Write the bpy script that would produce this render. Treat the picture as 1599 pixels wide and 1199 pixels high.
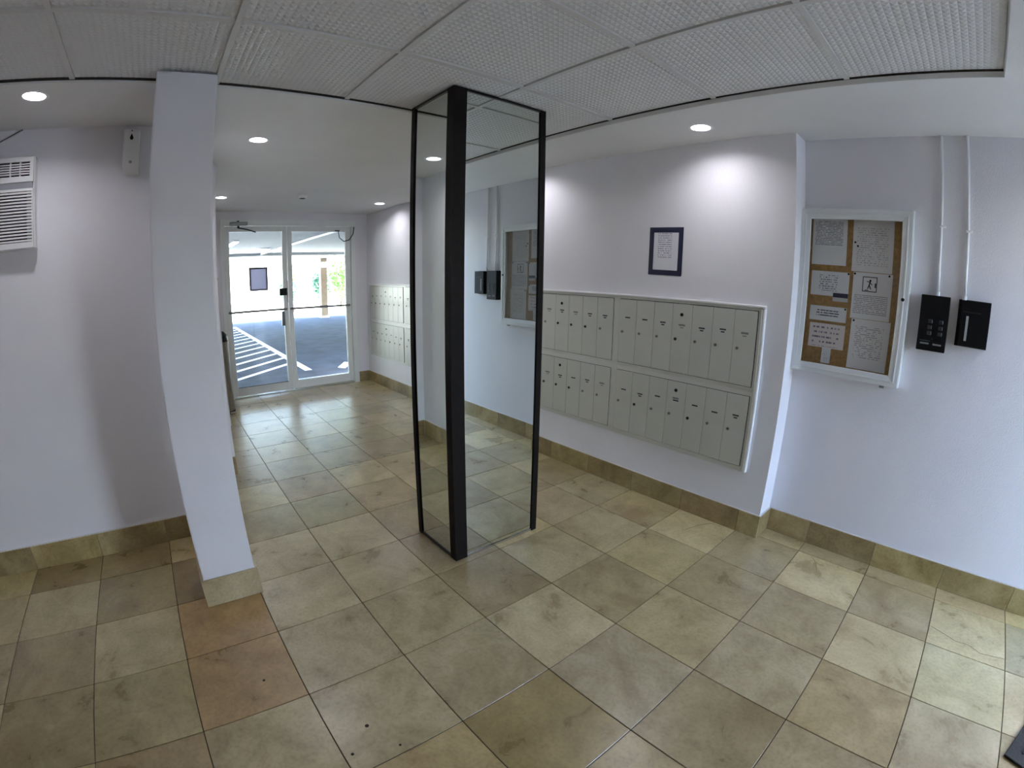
import bpy, bmesh, math, random
from mathutils import Matrix, Vector

random.seed(7)
SC = bpy.context.scene
COL = SC.collection
for o in list(bpy.data.objects):
    bpy.data.objects.remove(o)

# ------------------------------------------------------------------ camera
# world: X runs along the mailbox wall towards the glass door, Y to the left, Z up (metres)
CAM_H = 1.4388
YAW, PITCH, ROLL = -0.69943, -0.22475, 0.01539
cd = bpy.data.cameras.new('camera')
cam = bpy.data.objects.new('camera', cd)
COL.objects.link(cam)
f = Vector((math.cos(YAW) * math.cos(PITCH), math.sin(YAW) * math.cos(PITCH), math.sin(PITCH)))
r = Vector((math.sin(YAW), -math.cos(YAW), 0))
u = r.cross(f)
r2 = math.cos(ROLL) * r + math.sin(ROLL) * u
u2 = -math.sin(ROLL) * r + math.cos(ROLL) * u
M = Matrix(((r2.x, u2.x, -f.x, 0), (r2.y, u2.y, -f.y, 0), (r2.z, u2.z, -f.z, CAM_H), (0, 0, 0, 1)))
cam.matrix_world = M
cd.type = 'PANO'
cd.panorama_type = 'FISHEYE_LENS_POLYNOMIAL'
cd.sensor_fit = 'HORIZONTAL'
cd.sensor_width = 36.0
cd.sensor_height = 27.0
cd.fisheye_fov = math.pi
S8 = 800 * 36.0 / 1599
K = (1.06929, 0.03986, -0.14473, 0.04787)
cd.fisheye_polynomial_k0 = 0.0
cd.fisheye_polynomial_k1 = -K[0] / S8
cd.fisheye_polynomial_k2 = -K[1] / S8 ** 2
cd.fisheye_polynomial_k3 = -K[2] / S8 ** 3
cd.fisheye_polynomial_k4 = -K[3] / S8 ** 4
cd.clip_start = 0.02
cd.clip_end = 300
SC.camera = cam

# ------------------------------------------------------------------ world, sun, exposure
SKY_STRENGTH = 4.0
SUN_STRENGTH = 85.0
LAMP = 158.0
EXPOSURE = 0.28
SC.cycles.adaptive_threshold = 0.02
w = bpy.data.worlds.new('sky')
SC.world = w
w.use_nodes = True
nt = w.node_tree
sky = nt.nodes.new('ShaderNodeTexSky')
sky.sky_type = 'NISHITA'
sky.sun_disc = False
sky.sun_elevation = math.radians(62)
sky.sun_rotation = math.radians(214)
sky.air_density = 1.0
sky.dust_density = 2.5
bg = nt.nodes['Background']
nt.links.new(sky.outputs[0], bg.inputs[0])
bg.inputs[1].default_value = SKY_STRENGTH
sl = bpy.data.lights.new('sun', 'SUN')
sun = bpy.data.objects.new('sun', sl)
COL.objects.link(sun)
sl.energy = SUN_STRENGTH
sl.angle = 0.009
sl.color = (0.83, 0.90, 1.0)
sdir = Vector((0.28, 0.42, -0.86))
sun.rotation_euler = sdir.to_track_quat('-Z', 'Y').to_euler()
sun.location = (0, -6, 12)
vs = SC.view_settings
vs.view_transform = 'Standard'
vs.look = 'None'
vs.gamma = 1
vs.use_curve_mapping = False
vs.exposure = EXPOSURE

# ------------------------------------------------------------------ materials
def s2l(c):
    return tuple(((v / 255) / 12.92 if v / 255 <= 0.04045 else (((v / 255) + 0.055) / 1.055) ** 2.4) for v in c)

MATS = {}

def mat(name, rgb, rough=0.5, metal=0.0, var=0.06, scale=6.0, bump=0.0, bscale=120.0, spec=0.5, detail=3.0):
    """plain surface with procedural tone variation and fine relief"""
    if name in MATS:
        return MATS[name]
    m = bpy.data.materials.new(name)
    m.use_nodes = True
    n = m.node_tree.nodes
    l = m.node_tree.links
    p = n['Principled BSDF']
    c = s2l(rgb)
    p.inputs['Roughness'].default_value = rough
    p.inputs['Metallic'].default_value = metal
    p.inputs['Specular IOR Level'].default_value = spec
    tc = n.new('ShaderNodeTexCoord')
    no = n.new('ShaderNodeTexNoise')
    no.inputs['Scale'].default_value = scale
    no.inputs['Detail'].default_value = detail
    l.new(tc.outputs['Object'], no.inputs['Vector'])
    rp = n.new('ShaderNodeValToRGB')
    rp.color_ramp.elements[0].position = 0.3
    rp.color_ramp.elements[1].position = 0.7
    rp.color_ramp.elements[0].color = (*[v * (1 - var) for v in c], 1)
    rp.color_ramp.elements[1].color = (*[min(1, v * (1 + var)) for v in c], 1)
    l.new(no.outputs['Fac'], rp.inputs['Fac'])
    l.new(rp.outputs['Color'], p.inputs['Base Color'])
    if bump:
        nb = n.new('ShaderNodeTexNoise')
        nb.inputs['Scale'].default_value = bscale
        nb.inputs['Detail'].default_value = 2
        l.new(tc.outputs['Object'], nb.inputs['Vector'])
        b = n.new('ShaderNodeBump')
        b.inputs['Strength'].default_value = bump
        b.inputs['Distance'].default_value = 0.004
        l.new(nb.outputs['Fac'], b.inputs['Height'])
        l.new(b.outputs['Normal'], p.inputs['Normal'])
    MATS[name] = m
    return m

def emit(name, rgb, strength):
    if name in MATS:
        return MATS[name]
    m = bpy.data.materials.new(name)
    m.use_nodes = True
    n = m.node_tree.nodes
    n.remove(n['Principled BSDF'])
    e = n.new('ShaderNodeEmission')
    e.inputs[0].default_value = (*rgb, 1)
    e.inputs[1].default_value = strength
    m.node_tree.links.new(e.outputs[0], n['Material Output'].inputs[0])
    MATS[name] = m
    return m

def glass(name, tint=(0.95, 0.98, 0.97), refl=0.6):
    if name in MATS:
        return MATS[name]
    m = bpy.data.materials.new(name)
    m.use_nodes = True
    n = m.node_tree.nodes
    l = m.node_tree.links
    n.remove(n['Principled BSDF'])
    t = n.new('ShaderNodeBsdfTransparent')
    t.inputs[0].default_value = (*tint, 1)
    g = n.new('ShaderNodeBsdfGlossy')
    g.inputs['Roughness'].default_value = 0.02
    fr = n.new('ShaderNodeFresnel')
    fr.inputs[0].default_value = 1.45
    mu = n.new('ShaderNodeMath')
    mu.operation = 'MULTIPLY'
    mu.inputs[1].default_value = refl
    l.new(fr.outputs[0], mu.inputs[0])
    mx = n.new('ShaderNodeMixShader')
    l.new(mu.outputs[0], mx.inputs[0])
    l.new(t.outputs[0], mx.inputs[1])
    l.new(g.outputs[0], mx.inputs[2])
    l.new(mx.outputs[0], n['Material Output'].inputs[0])
    MATS[name] = m
    return m

def travertine(name, dark, mid, light, rough=0.2, key_coat=0.0):
    m = bpy.data.materials.new(name)
    m.use_nodes = True
    n = m.node_tree.nodes
    l = m.node_tree.links
    p = n['Principled BSDF']
    tc = n.new('ShaderNodeTexCoord')
    oi = n.new('ShaderNodeObjectInfo')
    mul = n.new('ShaderNodeMath')
    mul.operation = 'MULTIPLY'
    mul.inputs[1].default_value = 60
    l.new(oi.outputs['Random'], mul.inputs[0])
    add = n.new('ShaderNodeVectorMath')
    l.new(tc.outputs['Object'], add.inputs[0])
    l.new(mul.outputs[0], add.inputs[1])
    n1 = n.new('ShaderNodeTexNoise')
    n1.inputs['Scale'].default_value = 5.0
    n1.inputs['Detail'].default_value = 9
    n1.inputs['Roughness'].default_value = 0.66
    n1.inputs['Distortion'].default_value = 0.5
    l.new(add.outputs[0], n1.inputs['Vector'])
    rp = n.new('ShaderNodeValToRGB')
    cr = rp.color_ramp
    cr.elements[0].position = 0.30
    cr.elements[0].color = (*s2l(dark), 1)
    cr.elements[1].position = 0.72
    cr.elements[1].color = (*s2l(light), 1)
    e = cr.elements.new(0.5)
    e.color = (*s2l(mid), 1)
    l.new(n1.outputs['Fac'], rp.inputs['Fac'])
    # rusty blotches
    n2 = n.new('ShaderNodeTexNoise')
    n2.inputs['Scale'].default_value = 2.6
    n2.inputs['Detail'].default_value = 4
    n2.inputs['Distortion'].default_value = 0.8
    l.new(add.outputs[0], n2.inputs['Vector'])
    r2_ = n.new('ShaderNodeValToRGB')
    r2_.color_ramp.elements[0].position = 0.55
    r2_.color_ramp.elements[1].position = 0.8
    l.new(n2.outputs['Fac'], r2_.inputs['Fac'])
    mx = n.new('ShaderNodeMix')
    mx.data_type = 'RGBA'
    l.new(r2_.outputs['Color'], mx.inputs['Factor'])
    l.new(rp.outputs['Color'], mx.inputs['A'])
    mx.inputs['B'].default_value = (*s2l((150, 128, 92)), 1)
    # pores and specks
    n3 = n.new('ShaderNodeTexNoise')
    n3.inputs['Scale'].default_value = 70
    n3.inputs['Detail'].default_value = 3
    l.new(add.outputs[0], n3.inputs['Vector'])
    r3 = n.new('ShaderNodeValToRGB')
    r3.color_ramp.elements[0].position = 0.3
    r3.color_ramp.elements[0].color = (0.86, 0.85, 0.82, 1)
    r3.color_ramp.elements[1].position = 0.55
    r3.color_ramp.elements[1].color = (1.03, 1.03, 1.03, 1)
    l.new(n3.outputs['Fac'], r3.inputs['Fac'])
    m2 = n.new('ShaderNodeMix')
    m2.data_type = 'RGBA'
    m2.blend_type = 'MULTIPLY'
    m2.inputs['Factor'].default_value = 1
    l.new(mx.outputs['Result'], m2.inputs['A'])
    l.new(r3.outputs['Color'], m2.inputs['B'])
    m3 = n.new('ShaderNodeMix')
    m3.data_type = 'RGBA'
    m3.blend_type = 'MULTIPLY'
    m3.inputs['Factor'].default_value = 1
    l.new(m2.outputs['Result'], m3.inputs['A'])
    l.new(oi.outputs['Color'], m3.inputs['B'])
    l.new(m3.outputs['Result'], p.inputs['Base Color'])
    rr = n.new('ShaderNodeMapRange')
    rr.inputs['To Min'].default_value = rough - 0.05
    rr.inputs['To Max'].default_value = rough + 0.12
    l.new(n1.outputs['Fac'], rr.inputs['Value'])
    l.new(rr.outputs['Result'], p.inputs['Roughness'])
    b = n.new('ShaderNodeBump')
    b.inputs['Strength'].default_value = 0.04
    b.inputs['Distance'].default_value = 0.003
    l.new(n3.outputs['Fac'], b.inputs['Height'])
    l.new(b.outputs['Normal'], p.inputs['Normal'])
    if key_coat:
        p.inputs['Coat Weight'].default_value = key_coat
        p.inputs['Coat Roughness'].default_value = 0.3
        p.inputs['Coat IOR'].default_value = 1.6
    MATS[name] = m
    return m

def printed(name, rows=14, margin=(0.12, 0.1), paper=(240, 238, 240), ink=(140, 137, 152), density=0.5, top=0.9, bottom=0.1, words=26.0, thin=0.45, sheer=0.0):
    """white paper with rows of tiny illegible print (flat print in generated x/z space)"""
    if name in MATS:
        return MATS[name]
    m = bpy.data.materials.new(name)
    m.use_nodes = True
    n = m.node_tree.nodes
    l = m.node_tree.links
    p = n['Principled BSDF']
    p.inputs['Roughness'].default_value = 0.7
    tc = n.new('ShaderNodeTexCoord')
    sp = n.new('ShaderNodeSeparateXYZ')
    l.new(tc.outputs['Generated'], sp.inputs[0])

    def math_(op, a, b=None):
        k = n.new('ShaderNodeMath')
        k.operation = op
        for i, v in enumerate((a, b)):
            if v is None:
                continue
            if isinstance(v, (int, float)):
                k.inputs[i].default_value = v
            else:
                l.new(v, k.inputs[i])
        return k.outputs[0]
    rowf = math_('MULTIPLY', sp.outputs[2], float(rows))
    fr = math_('FRACT', rowf)
    fl = math_('FLOOR', rowf)
    inrow = math_('LESS_THAN', fr, thin)
    cx = n.new('ShaderNodeCombineXYZ')
    l.new(math_('MULTIPLY', sp.outputs[0], words), cx.inputs[0])
    l.new(math_('MULTIPLY', fl, 7.31), cx.inputs[1])
    no = n.new('ShaderNodeTexNoise')
    no.inputs['Scale'].default_value = 1.0
    no.inputs['Detail'].default_value = 2
    l.new(cx.outputs[0], no.inputs['Vector'])
    word = math_('LESS_THAN', no.outputs['Fac'], density)
    box = math_('MULTIPLY', math_('GREATER_THAN', sp.outputs[0], margin[0]), math_('LESS_THAN', sp.outputs[0], 1 - margin[1]))
    box2 = math_('MULTIPLY', math_('GREATER_THAN', sp.outputs[2], bottom), math_('LESS_THAN', sp.outputs[2], top))
    k = math_('MULTIPLY', math_('MULTIPLY', inrow, word), math_('MULTIPLY', box, box2))
    mx = n.new('ShaderNodeMix')
    mx.data_type = 'RGBA'
    l.new(k, mx.inputs['Factor'])
    mx.inputs['A'].default_value = (*s2l(paper), 1)
    mx.inputs['B'].default_value = (*s2l(ink), 1)
    l.new(mx.outputs['Result'], p.inputs['Base Color'])
    if sheer:
        tr = n.new('ShaderNodeBsdfTranslucent')
        l.new(mx.outputs['Result'], tr.inputs[0])
        ms = n.new('ShaderNodeMixShader')
        ms.inputs[0].default_value = sheer
        l.new(p.outputs[0], ms.inputs[1])
        l.new(tr.outputs[0], ms.inputs[2])
        l.new(ms.outputs[0], n['Material Output'].inputs[0])
    MATS[name] = m
    return m

WALL = mat('wall_paint', (231, 229, 234), 0.55, var=0.02, scale=3, bump=0.25, bscale=180)
CEIL = mat('ceiling_paint', (228, 227, 226), 0.6, var=0.03, scale=2.5, bump=0.2, bscale=120)
PRISM = mat('prismatic_plastic', (222, 222, 222), 0.35, var=0.02, scale=3)
TBAR = mat('ceiling_bar_paint', (214, 213, 211), 0.5, var=0.03)
GROUT = mat('grout', (74, 62, 46), 0.9, var=0.15, scale=20)
TRAV = travertine('travertine', (154, 139, 106), (184, 170, 134), (206, 193, 160), 0.26, 0.6)
TRAVB = travertine('travertine_base', (128, 110, 72), (162, 144, 102), (186, 170, 130), 0.3)
CAULK = mat('caulk', (205, 200, 195), 0.6)
ALU = mat('white_aluminium', (234, 237, 236), 0.4, var=0.02)
ALUD = mat('grey_aluminium', (150, 152, 152), 0.35, metal=0.6, var=0.04)
BLACK = mat('black_plastic', (9, 9, 11), 0.5, var=0.2, spec=0.2)
BLACKM = mat('dark_bronze', (20, 18, 16), 0.35, var=0.2, scale=20)
WOODD = mat('dark_stained_wood', (20, 15, 13), 0.6, var=0.3, scale=30, spec=0.15)
CHROME = mat('chrome', (215, 215, 218), 0.15, metal=1.0, var=0.02)
MIRROR = mat('mirror_silver', (226, 232, 228), 0.008, metal=1.0, var=0.002)
GLASS = glass('clear_glass', refl=0.55)
GLASST = glass('tinted_glass', (0.82, 0.85, 0.88), refl=0.55)
GLASSB = glass('case_glass', (0.995, 1.0, 0.995), refl=0.5)
MAILM = mat('mailbox_enamel', (198, 198, 190), 0.4, metal=0.15, var=0.03, scale=5)
MAILF = mat('mailbox_frame_enamel', (206, 206, 200), 0.4, metal=0.15, var=0.03)
SHADOWGAP = mat('dark_gap', (50, 48, 44), 0.8)
INK = mat('dark_label_print', (42, 42, 46), 0.6, var=0.5, scale=160)
INKF = mat('faded_label_print', (128, 127, 122), 0.6, var=0.2, scale=160)
BRASS = mat('lock_nickel', (150, 146, 138), 0.3, metal=0.9, var=0.1)
LOCKD = mat('lock_dark', (52, 50, 48), 0.4, metal=0.6, var=0.1)
WHITEP = mat('white_gloss_paint', (242, 242, 244), 0.35, var=0.02)
WPLAST = mat('white_plastic', (228, 228, 228), 0.35, var=0.02)
GPLAST = mat('grey_plastic', (150, 152, 156), 0.4, var=0.03)
CORK = mat('cork', (170, 132, 78), 0.9, var=0.25, scale=60, bump=0.3, bscale=200, detail=6)
TAPE = mat('navy_tape', (22, 25, 58), 0.45, var=0.15)
CASEM = mat('case_aluminium', (226, 228, 229), 0.4, metal=0.1, var=0.03)
STEEL = mat('brushed_steel', (138, 132, 124), 0.35, metal=0.7, var=0.08, scale=12)
ASPH = mat('asphalt', (58, 65, 78), 0.95, var=0.3, scale=3, spec=0.15, bump=0.5, bscale=90, detail=8)
PAINT = mat('road_paint', (232, 234, 236), 0.7, var=0.05, scale=9)
CONC = mat('sunny_concrete', (214, 206, 192), 0.9, var=0.06, scale=2)
CARP = mat('carport_soffit', (168, 172, 172), 0.8, var=0.05, scale=0.6)
STUCCO = mat('white_stucco', (232, 230, 224), 0.9, var=0.03)
POSTM = mat('beige_post', (150, 134, 116), 0.8, var=0.1)
LEAF1 = mat('leaf_green', (96, 142, 62), 0.6, var=0.3, scale=4)
LEAF2 = mat('leaf_bluegreen', (84, 130, 104), 0.6, var=0.3, scale=4)
BARK = mat('bark', (104, 84, 66), 0.9, var=0.2)
YELL = mat('yellow_kerb_paint', (214, 190, 90), 0.8, var=0.08)
RUBBER = mat('black_rubber', (9, 9, 10), 0.7, var=0.3, scale=40, bump=0.3)

# ------------------------------------------------------------------ helpers
ORG = {}

def setp(o, label=None, cat=None, group=None, kind=None):
    if label:
        o['label'] = label
    if cat:
        o['category'] = cat
    if group:
        o['group'] = group
    if kind:
        o['kind'] = kind
    return o

def thing(name, loc, label=None, cat=None, group=None, kind=None):
    o = bpy.data.objects.new(name, None)
    o.empty_display_size = 0.05
    o.location = loc
    COL.objects.link(o)
    ORG[o] = Vector(loc)
    return setp(o, label, cat, group, kind)

class MB:
    """collects shapes given in world coordinates"""
    def __init__(s):
        s.bm = bmesh.new()

    def box(s, x0, x1, y0, y1, z0, z1, bev=0.0, seg=1):
        xs, ys, zs = sorted((x0, x1)), sorted((y0, y1)), sorted((z0, z1))
        v = [s.bm.verts.new((x, y, z)) for x in xs for y in ys for z in zs]
        q = [(0, 1, 3, 2), (4, 6, 7, 5), (0, 4, 5, 1), (2, 3, 7, 6), (0, 2, 6, 4), (1, 5, 7, 3)]
        fs = [s.bm.faces.new([v[i] for i in k]) for k in q]
        if bev:
            es = list({e for f_ in fs for e in f_.edges})
            bmesh.ops.bevel(s.bm, geom=es, offset=bev, segments=seg, profile=0.5, affect='EDGES')
        return s

    def tube(s, pts, rad, n=10, cap=True):
        pts = [Vector(p) for p in pts]
        rings = []
        for i, p in enumerate(pts):
            a = pts[max(0, i - 1)]
            b = pts[min(len(pts) - 1, i + 1)]
            d = (b - a).normalized()
            ref = Vector((0, 0, 1)) if abs(d.z) < 0.9 else Vector((1, 0, 0))
            e1 = d.cross(ref).normalized()
            e2 = d.cross(e1).normalized()
            rr = rad[i] if isinstance(rad, (list, tuple)) else rad
            rings.append([s.bm.verts.new(p + rr * (math.cos(2 * math.pi * k / n) * e1 + math.sin(2 * math.pi * k / n) * e2)) for k in range(n)])
        for a, b in zip(rings, rings[1:]):
            for k in range(n):
                s.bm.faces.new((a[k], a[(k + 1) % n], b[(k + 1) % n], b[k]))
        if cap:
            s.bm.faces.new(rings[0][::-1])
            s.bm.faces.new(rings[-1])
        return s

    def lathe(s, cx, cy, prof, n=24, axis='z', cz=0):
        """prof: list of (radius, height)"""
        rings = []
        for rad, h in prof:
            ring = []
            for k in range(n):
                a = 2 * math.pi * k / n
                ring.append(s.bm.verts.new((cx + rad * math.cos(a), cy + rad * math.sin(a), h)))
            rings.append(ring)
        for a, b in zip(rings, rings[1:]):
            for k in range(n):
                s.bm.faces.new((a[k], a[(k + 1) % n], b[(k + 1) % n], b[k]))
        s.bm.faces.new(rings[0][::-1])
        s.bm.faces.new(rings[-1])
        return s

    def prism(s, poly, axis, a0, a1, bev=0.0):
        """extrude polygon along axis; poly coords are the other two axes in xyz order"""
        def P(q, a):
            if axis == 'x':
                return (a, q[0], q[1])
            if axis == 'y':
                return (q[0], a, q[1])
            return (q[0], q[1], a)
        A = [s.bm.verts.new(P(q, a0)) for q in poly]
        B = [s.bm.verts.new(P(q, a1)) for q in poly]
        n = len(poly)
        fs = [s.bm.faces.new(A), s.bm.faces.new(B[::-1])]
        for i in range(n):
            fs.append(s.bm.faces.new((A[i], B[i], B[(i + 1) % n], A[(i + 1) % n])))
        if bev:
            es = list({e for f_ in fs for e in f_.edges})
            bmesh.ops.bevel(s.bm, geom=es, offset=bev, segments=2, profile=0.5, affect='EDGES')
        return s

    def quad(s, a, b, c, d):
        s.bm.faces.new([s.bm.verts.new(p) for p in (a, b, c, d)])
        return s

    def build(s, name, material, parent=None, smooth=False, org=None):
        bmesh.ops.recalc_face_normals(s.bm, faces=s.bm.faces[:])
        me = bpy.data.meshes.new(name)
        if parent is not None:
            o_ = ORG[parent]
        elif org is not None:
            o_ = Vector(org)
        else:
            o_ = Vector((0, 0, 0))
        bmesh.ops.translate(s.bm, verts=s.bm.verts[:], vec=-o_)
        s.bm.to_mesh(me)
        s.bm.free()
        me.materials.append(material)
        if smooth:
            for p in me.polygons:
                p.use_smooth = True
        o = bpy.data.objects.new(name, me)
        COL.objects.link(o)
        ORG[o] = o_
        if parent is not None:
            o.parent = parent
        else:
            o.location = o_
        return o

def bx(name, b, material, parent=None, bev=0.0, org=None):
    return MB().box(*b, bev=bev).build(name, material, parent, org=org)

def inst(name, mesh, loc, parent, color=None):
    o = bpy.data.objects.new(name, mesh)
    COL.objects.link(o)
    if parent is not None:
        o.parent = parent
        o.location = Vector(loc) - ORG[parent]
        ORG[o] = Vector(loc)
    else:
        o.location = loc
        ORG[o] = Vector(loc)
    if color:
        o.color = (*color, 1)
    return o

def mesh_of(mb, name, material, smooth=False):
    bmesh.ops.recalc_face_normals(mb.bm, faces=mb.bm.faces[:])
    me = bpy.data.meshes.new(name)
    mb.bm.to_mesh(me)
    mb.bm.free()
    me.materials.append(material)
    if smooth:
        for p in me.polygons:
            p.use_smooth = True
    return me

# ------------------------------------------------------------------ key dimensions
T = 0.4064
ZC = 2.285            # drywall ceiling
ZP = 2.312            # face of the ceiling panels
Y_MAIL, Y_NEAR = -2.596, -2.764
X_JOG, X_AC, X_DOOR = 0.812, 2.844, 6.2
Y_HALL = -0.25
X_BACK, Y_SIDE = -1.75, 2.2
def XR(row):
    return (4.3241 - row) * T
def YJ(j):
    return -(j + 1.4662) * T

# ------------------------------------------------------------------ floor of stone tiles
floor = bx('floor', (X_BACK - 0.15, X_DOOR + 0.15, Y_NEAR - 0.15, Y_SIDE + 0.15, -0.08, -0.0035), GROUT)
setp(floor, kind='structure')
tone = {  # (row, column) -> tint of the stone, as seen in the photo
    (-1, -2): (0.86, 0.70, 0.50), (0, -2): (0.84, 0.70, 0.52), (-1, -1): (1.0, 0.98, 0.94), (0, -1): (0.90, 0.89, 0.86),
    (1, -1): (0.93, 0.92, 0.88), (1, -2): (0.88, 0.86, 0.76), (1, -3): (0.80, 0.72, 0.56), (0, -3): (0.80, 0.78, 0.62),
    (0, -4): (0.72, 0.69, 0.56), (-1, -3): (0.92, 0.90, 0.80), (-1, -4): (0.74, 0.70, 0.60), (-2, -4): (0.92, 0.90, 0.80),
    (-2, -3): (0.72, 0.68, 0.56), (-2, -2): (0.62, 0.55, 0.44), (-3, -3): (0.70, 0.64, 0.50), (-3, -4): (0.66, 0.60, 0.46),
    (0, 0): (0.86, 0.85, 0.76), (1, 0): (0.84, 0.82, 0.76), (2, 0): (0.78, 0.72, 0.54), (1, 1): (1.0, 0.98, 0.92),
    (2, 1): (0.82, 0.81, 0.79), (2, 2): (0.90, 0.87, 0.76), (1, 2): (0.80, 0.77, 0.66), (0, 2): (0.92, 0.90, 0.82),
    (3, 1): (0.76, 0.72, 0.64), (3, 2): (0.86, 0.84, 0.80), (3, 3): (0.86, 0.83, 0.76), (4, 2): (0.84, 0.78, 0.66),
    (4, 3): (1.02, 1.0, 0.92), (5, 3): (1.0, 1.03, 0.96), (5, 4): (1.12, 1.12, 1.04), (4, 4): (0.86, 0.83, 0.76),
    (3, 4): (1.14, 1.12, 1.0), (2, 3): (0.84, 0.80, 0.70), (2, 4): (0.86, 0.84, 0.76), (1, 4): (1.12, 1.08, 0.96),
    (1, 3): (0.94, 0.90, 0.76), (0, 3): (0.96, 0.94, 0.84), (0, 4): (1.0, 0.96, 0.84), (6, 3): (0.98, 0.98, 0.94),
    (6, 4): (0.86, 0.88, 0.86), (5, 2): (0.92, 0.92, 0.9), (-1, 0): (0.94, 0.90, 0.80), (-2, 0): (0.96, 0.93, 0.84),
    (-2, 1): (0.78, 0.72, 0.58), (-3, 1): (0.88, 0.80, 0.64), (-4, 0): (0.80, 0.70, 0.58), (-4, 2): (0.9, 0.82, 0.66), (-3, 2): (1.06, 1.02, 0.88),
    (-5, 1): (0.76, 0.70, 0.6), (-5, 3): (0.7, 0.62, 0.5), (4, 5): (0.9, 0.86, 0.76), (5, 5): (0.98, 0.92, 0.82), (3, 5): (0.88, 0.84, 0.74),
}
tile_cache = {}
def tile_mesh(lx, ly, material=TRAV, key='floor'):
    k = (round(lx, 4), round(ly, 4), key)
    if k not in tile_cache:
        tile_cache[k] = mesh_of(MB().box(-lx / 2, lx / 2, -ly / 2, ly / 2, -0.01, 0.0, bev=0.0012), 'tile', material)
    return tile_cache[k]
GAP = 0.0018
TILES = {}
for row in range(-6, 11 + 1):
    for j in range(-9, 6):
        x1, x0 = XR(row) - GAP, XR(row + 1) + GAP
        y1, y0 = YJ(j) - GAP, YJ(j + 1) + GAP
        # clip to the room
        ymin = Y_MAIL if x0 > X_JOG - 0.02 else Y_NEAR
        if row == 2 and j >= 4:
            ymin = Y_NEAR
        y0 = max(y0, ymin + 0.001)
        x0 = max(x0, X_BACK + 0.001)
        y1 = min(y1, Y_SIDE - 0.001)
        x1 = min(x1, X_DOOR + 0.03)
        if row == 2 and j == 5:
            x1 = X_JOG - 0.001
        if x0 > X_AC - 0.25:            # inside the hall only
            y1 = min(y1, Y_HALL - 0.001)
        elif x1 > X_AC and (y0 + y1) / 2 > Y_HALL:
            x1 = X_AC - 0.001
        if x1 - x0 < 0.03 or y1 - y0 < 0.03:
            continue
        t = tone.get((row, j))
        if t is None:
            a = random.uniform(0.76, 1.04)
            t = (a, a * random.uniform(0.93, 0.99), a * random.uniform(0.76, 0.93))
        t = tuple(v ** 1.35 for v in t)
        TILES[(row, j)] = inst('stone_tile', tile_mesh(x1 - x0, y1 - y0), ((x0 + x1) / 2, (y0 + y1) / 2, random.uniform(-0.0006, 0.0)), floor, t)
# door end rows of tiles (rows further than -6)
for row in range(-12, -6):
    for j in range(-2, 5):
        x1, x0 = min(XR(row) - GAP, X_DOOR + 0.03), XR(row + 1) + GAP
        y1, y0 = min(YJ(j) - GAP, Y_HALL - 0.001), max(YJ(j + 1) + GAP, Y_MAIL + 0.001)
        if x1 - x0 < 0.03 or y1 - y0 < 0.03:
            continue
        t = tone.get((row, j))
        if t is None:
            a = random.uniform(0.76, 1.02)
            t = (a, a * random.uniform(0.93, 0.98), a * random.uniform(0.76, 0.92))
        inst('stone_tile', tile_mesh(x1 - x0, y1 - y0), ((x0 + x1) / 2, (y0 + y1) / 2, random.uniform(-0.0006, 0.0)), floor, t)

# natural veins and open pits that show on single tiles
VEIN = mat('stone_vein', (112, 96, 74), 0.6, var=0.2, scale=30)
for key, pts in (((5, 4), [(-0.283, -2.368), (-0.36, -2.34), (-0.42, -2.315), (-0.487, -2.321), (-0.549, -2.287), (-0.676, -2.309)]),
                 ((3, 4), [(0.452, -2.615), (0.411, -2.569), (0.38, -2.486)]),
                 ((1, 4), [(1.176, -2.384), (1.148, -2.479), (1.1, -2.56), (1.035, -2.566)])):
    mb = MB()
    for p, q in zip(pts, pts[1:]):
        p, q = Vector(p), Vector(q)
        d = (q - p).normalized()
        nn = Vector((-d.y, d.x)) * 0.0014
        mb.prism([p + nn, q + nn, q - nn, p - nn], 'z', 0.0, 0.0004)
    mb.build('vein', VEIN, TILES[key])
PIT = mat('stone_pit', (40, 34, 26), 0.9, var=0.2)
for key, (px, py), rr in (((1, -1), (1.109, -0.312), 0.0075), ((1, -1), (1.026, -0.218), 0.006), ((1, -1), (0.977, -0.369), 0.005), ((0, -2), (1.501, -0.055), 0.006)):
    MB().tube([(px, py, 0.0), (px, py, 0.0005)], rr, 7).build('pit', PIT, TILES[key])

# ------------------------------------------------------------------ walls
def wall(name, boxes):
    m = MB()
    for b in boxes:
        m.box(*b)
    return setp(m.build(name, WALL), kind='structure')

TH = 0.16
wall('wall_right', [(X_JOG, X_DOOR + TH, Y_MAIL - 0.34, Y_MAIL, -0.02, 2.4)])
wall('wall_near', [(X_BACK - TH, X_JOG, Y_NEAR - TH, Y_NEAR, -0.02, 2.4)])
DY0, DY1, DZ = -2.425, -0.652, 2.198
wall('wall_front', [(X_DOOR, X_DOOR + TH, Y_MAIL, DY0, -0.02, 2.4), (X_DOOR, X_DOOR + TH, DY1, 0.05, -0.02, 2.4), (X_DOOR, X_DOOR + TH, DY0, DY1, DZ, 2.4)])
wall('wall_hall', [(X_AC + TH, X_DOOR, Y_HALL, Y_HALL + 0.15, -0.02, 2.4), (3.69, 4.02, -0.358, Y_HALL, 0.0, 2.4)])
wall('wall_left', [(X_AC, X_AC + TH, Y_HALL, Y_SIDE + TH, -0.02, 2.4)])
wall('wall_side', [(X_BACK - TH, X_AC, Y_SIDE, Y_SIDE + TH, -0.02, 2.4)])
BY0, BY1, BZ = -2.74, -1.86, 2.16
wall('wall_back', [(X_BACK - TH, X_BACK, Y_NEAR, BY0, -0.02, 2.4), (X_BACK - TH, X_BACK, BY1, Y_SIDE, -0.02, 2.4), (X_BACK - TH, X_BACK, BY0, BY1, BZ, 2.4)])

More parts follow.
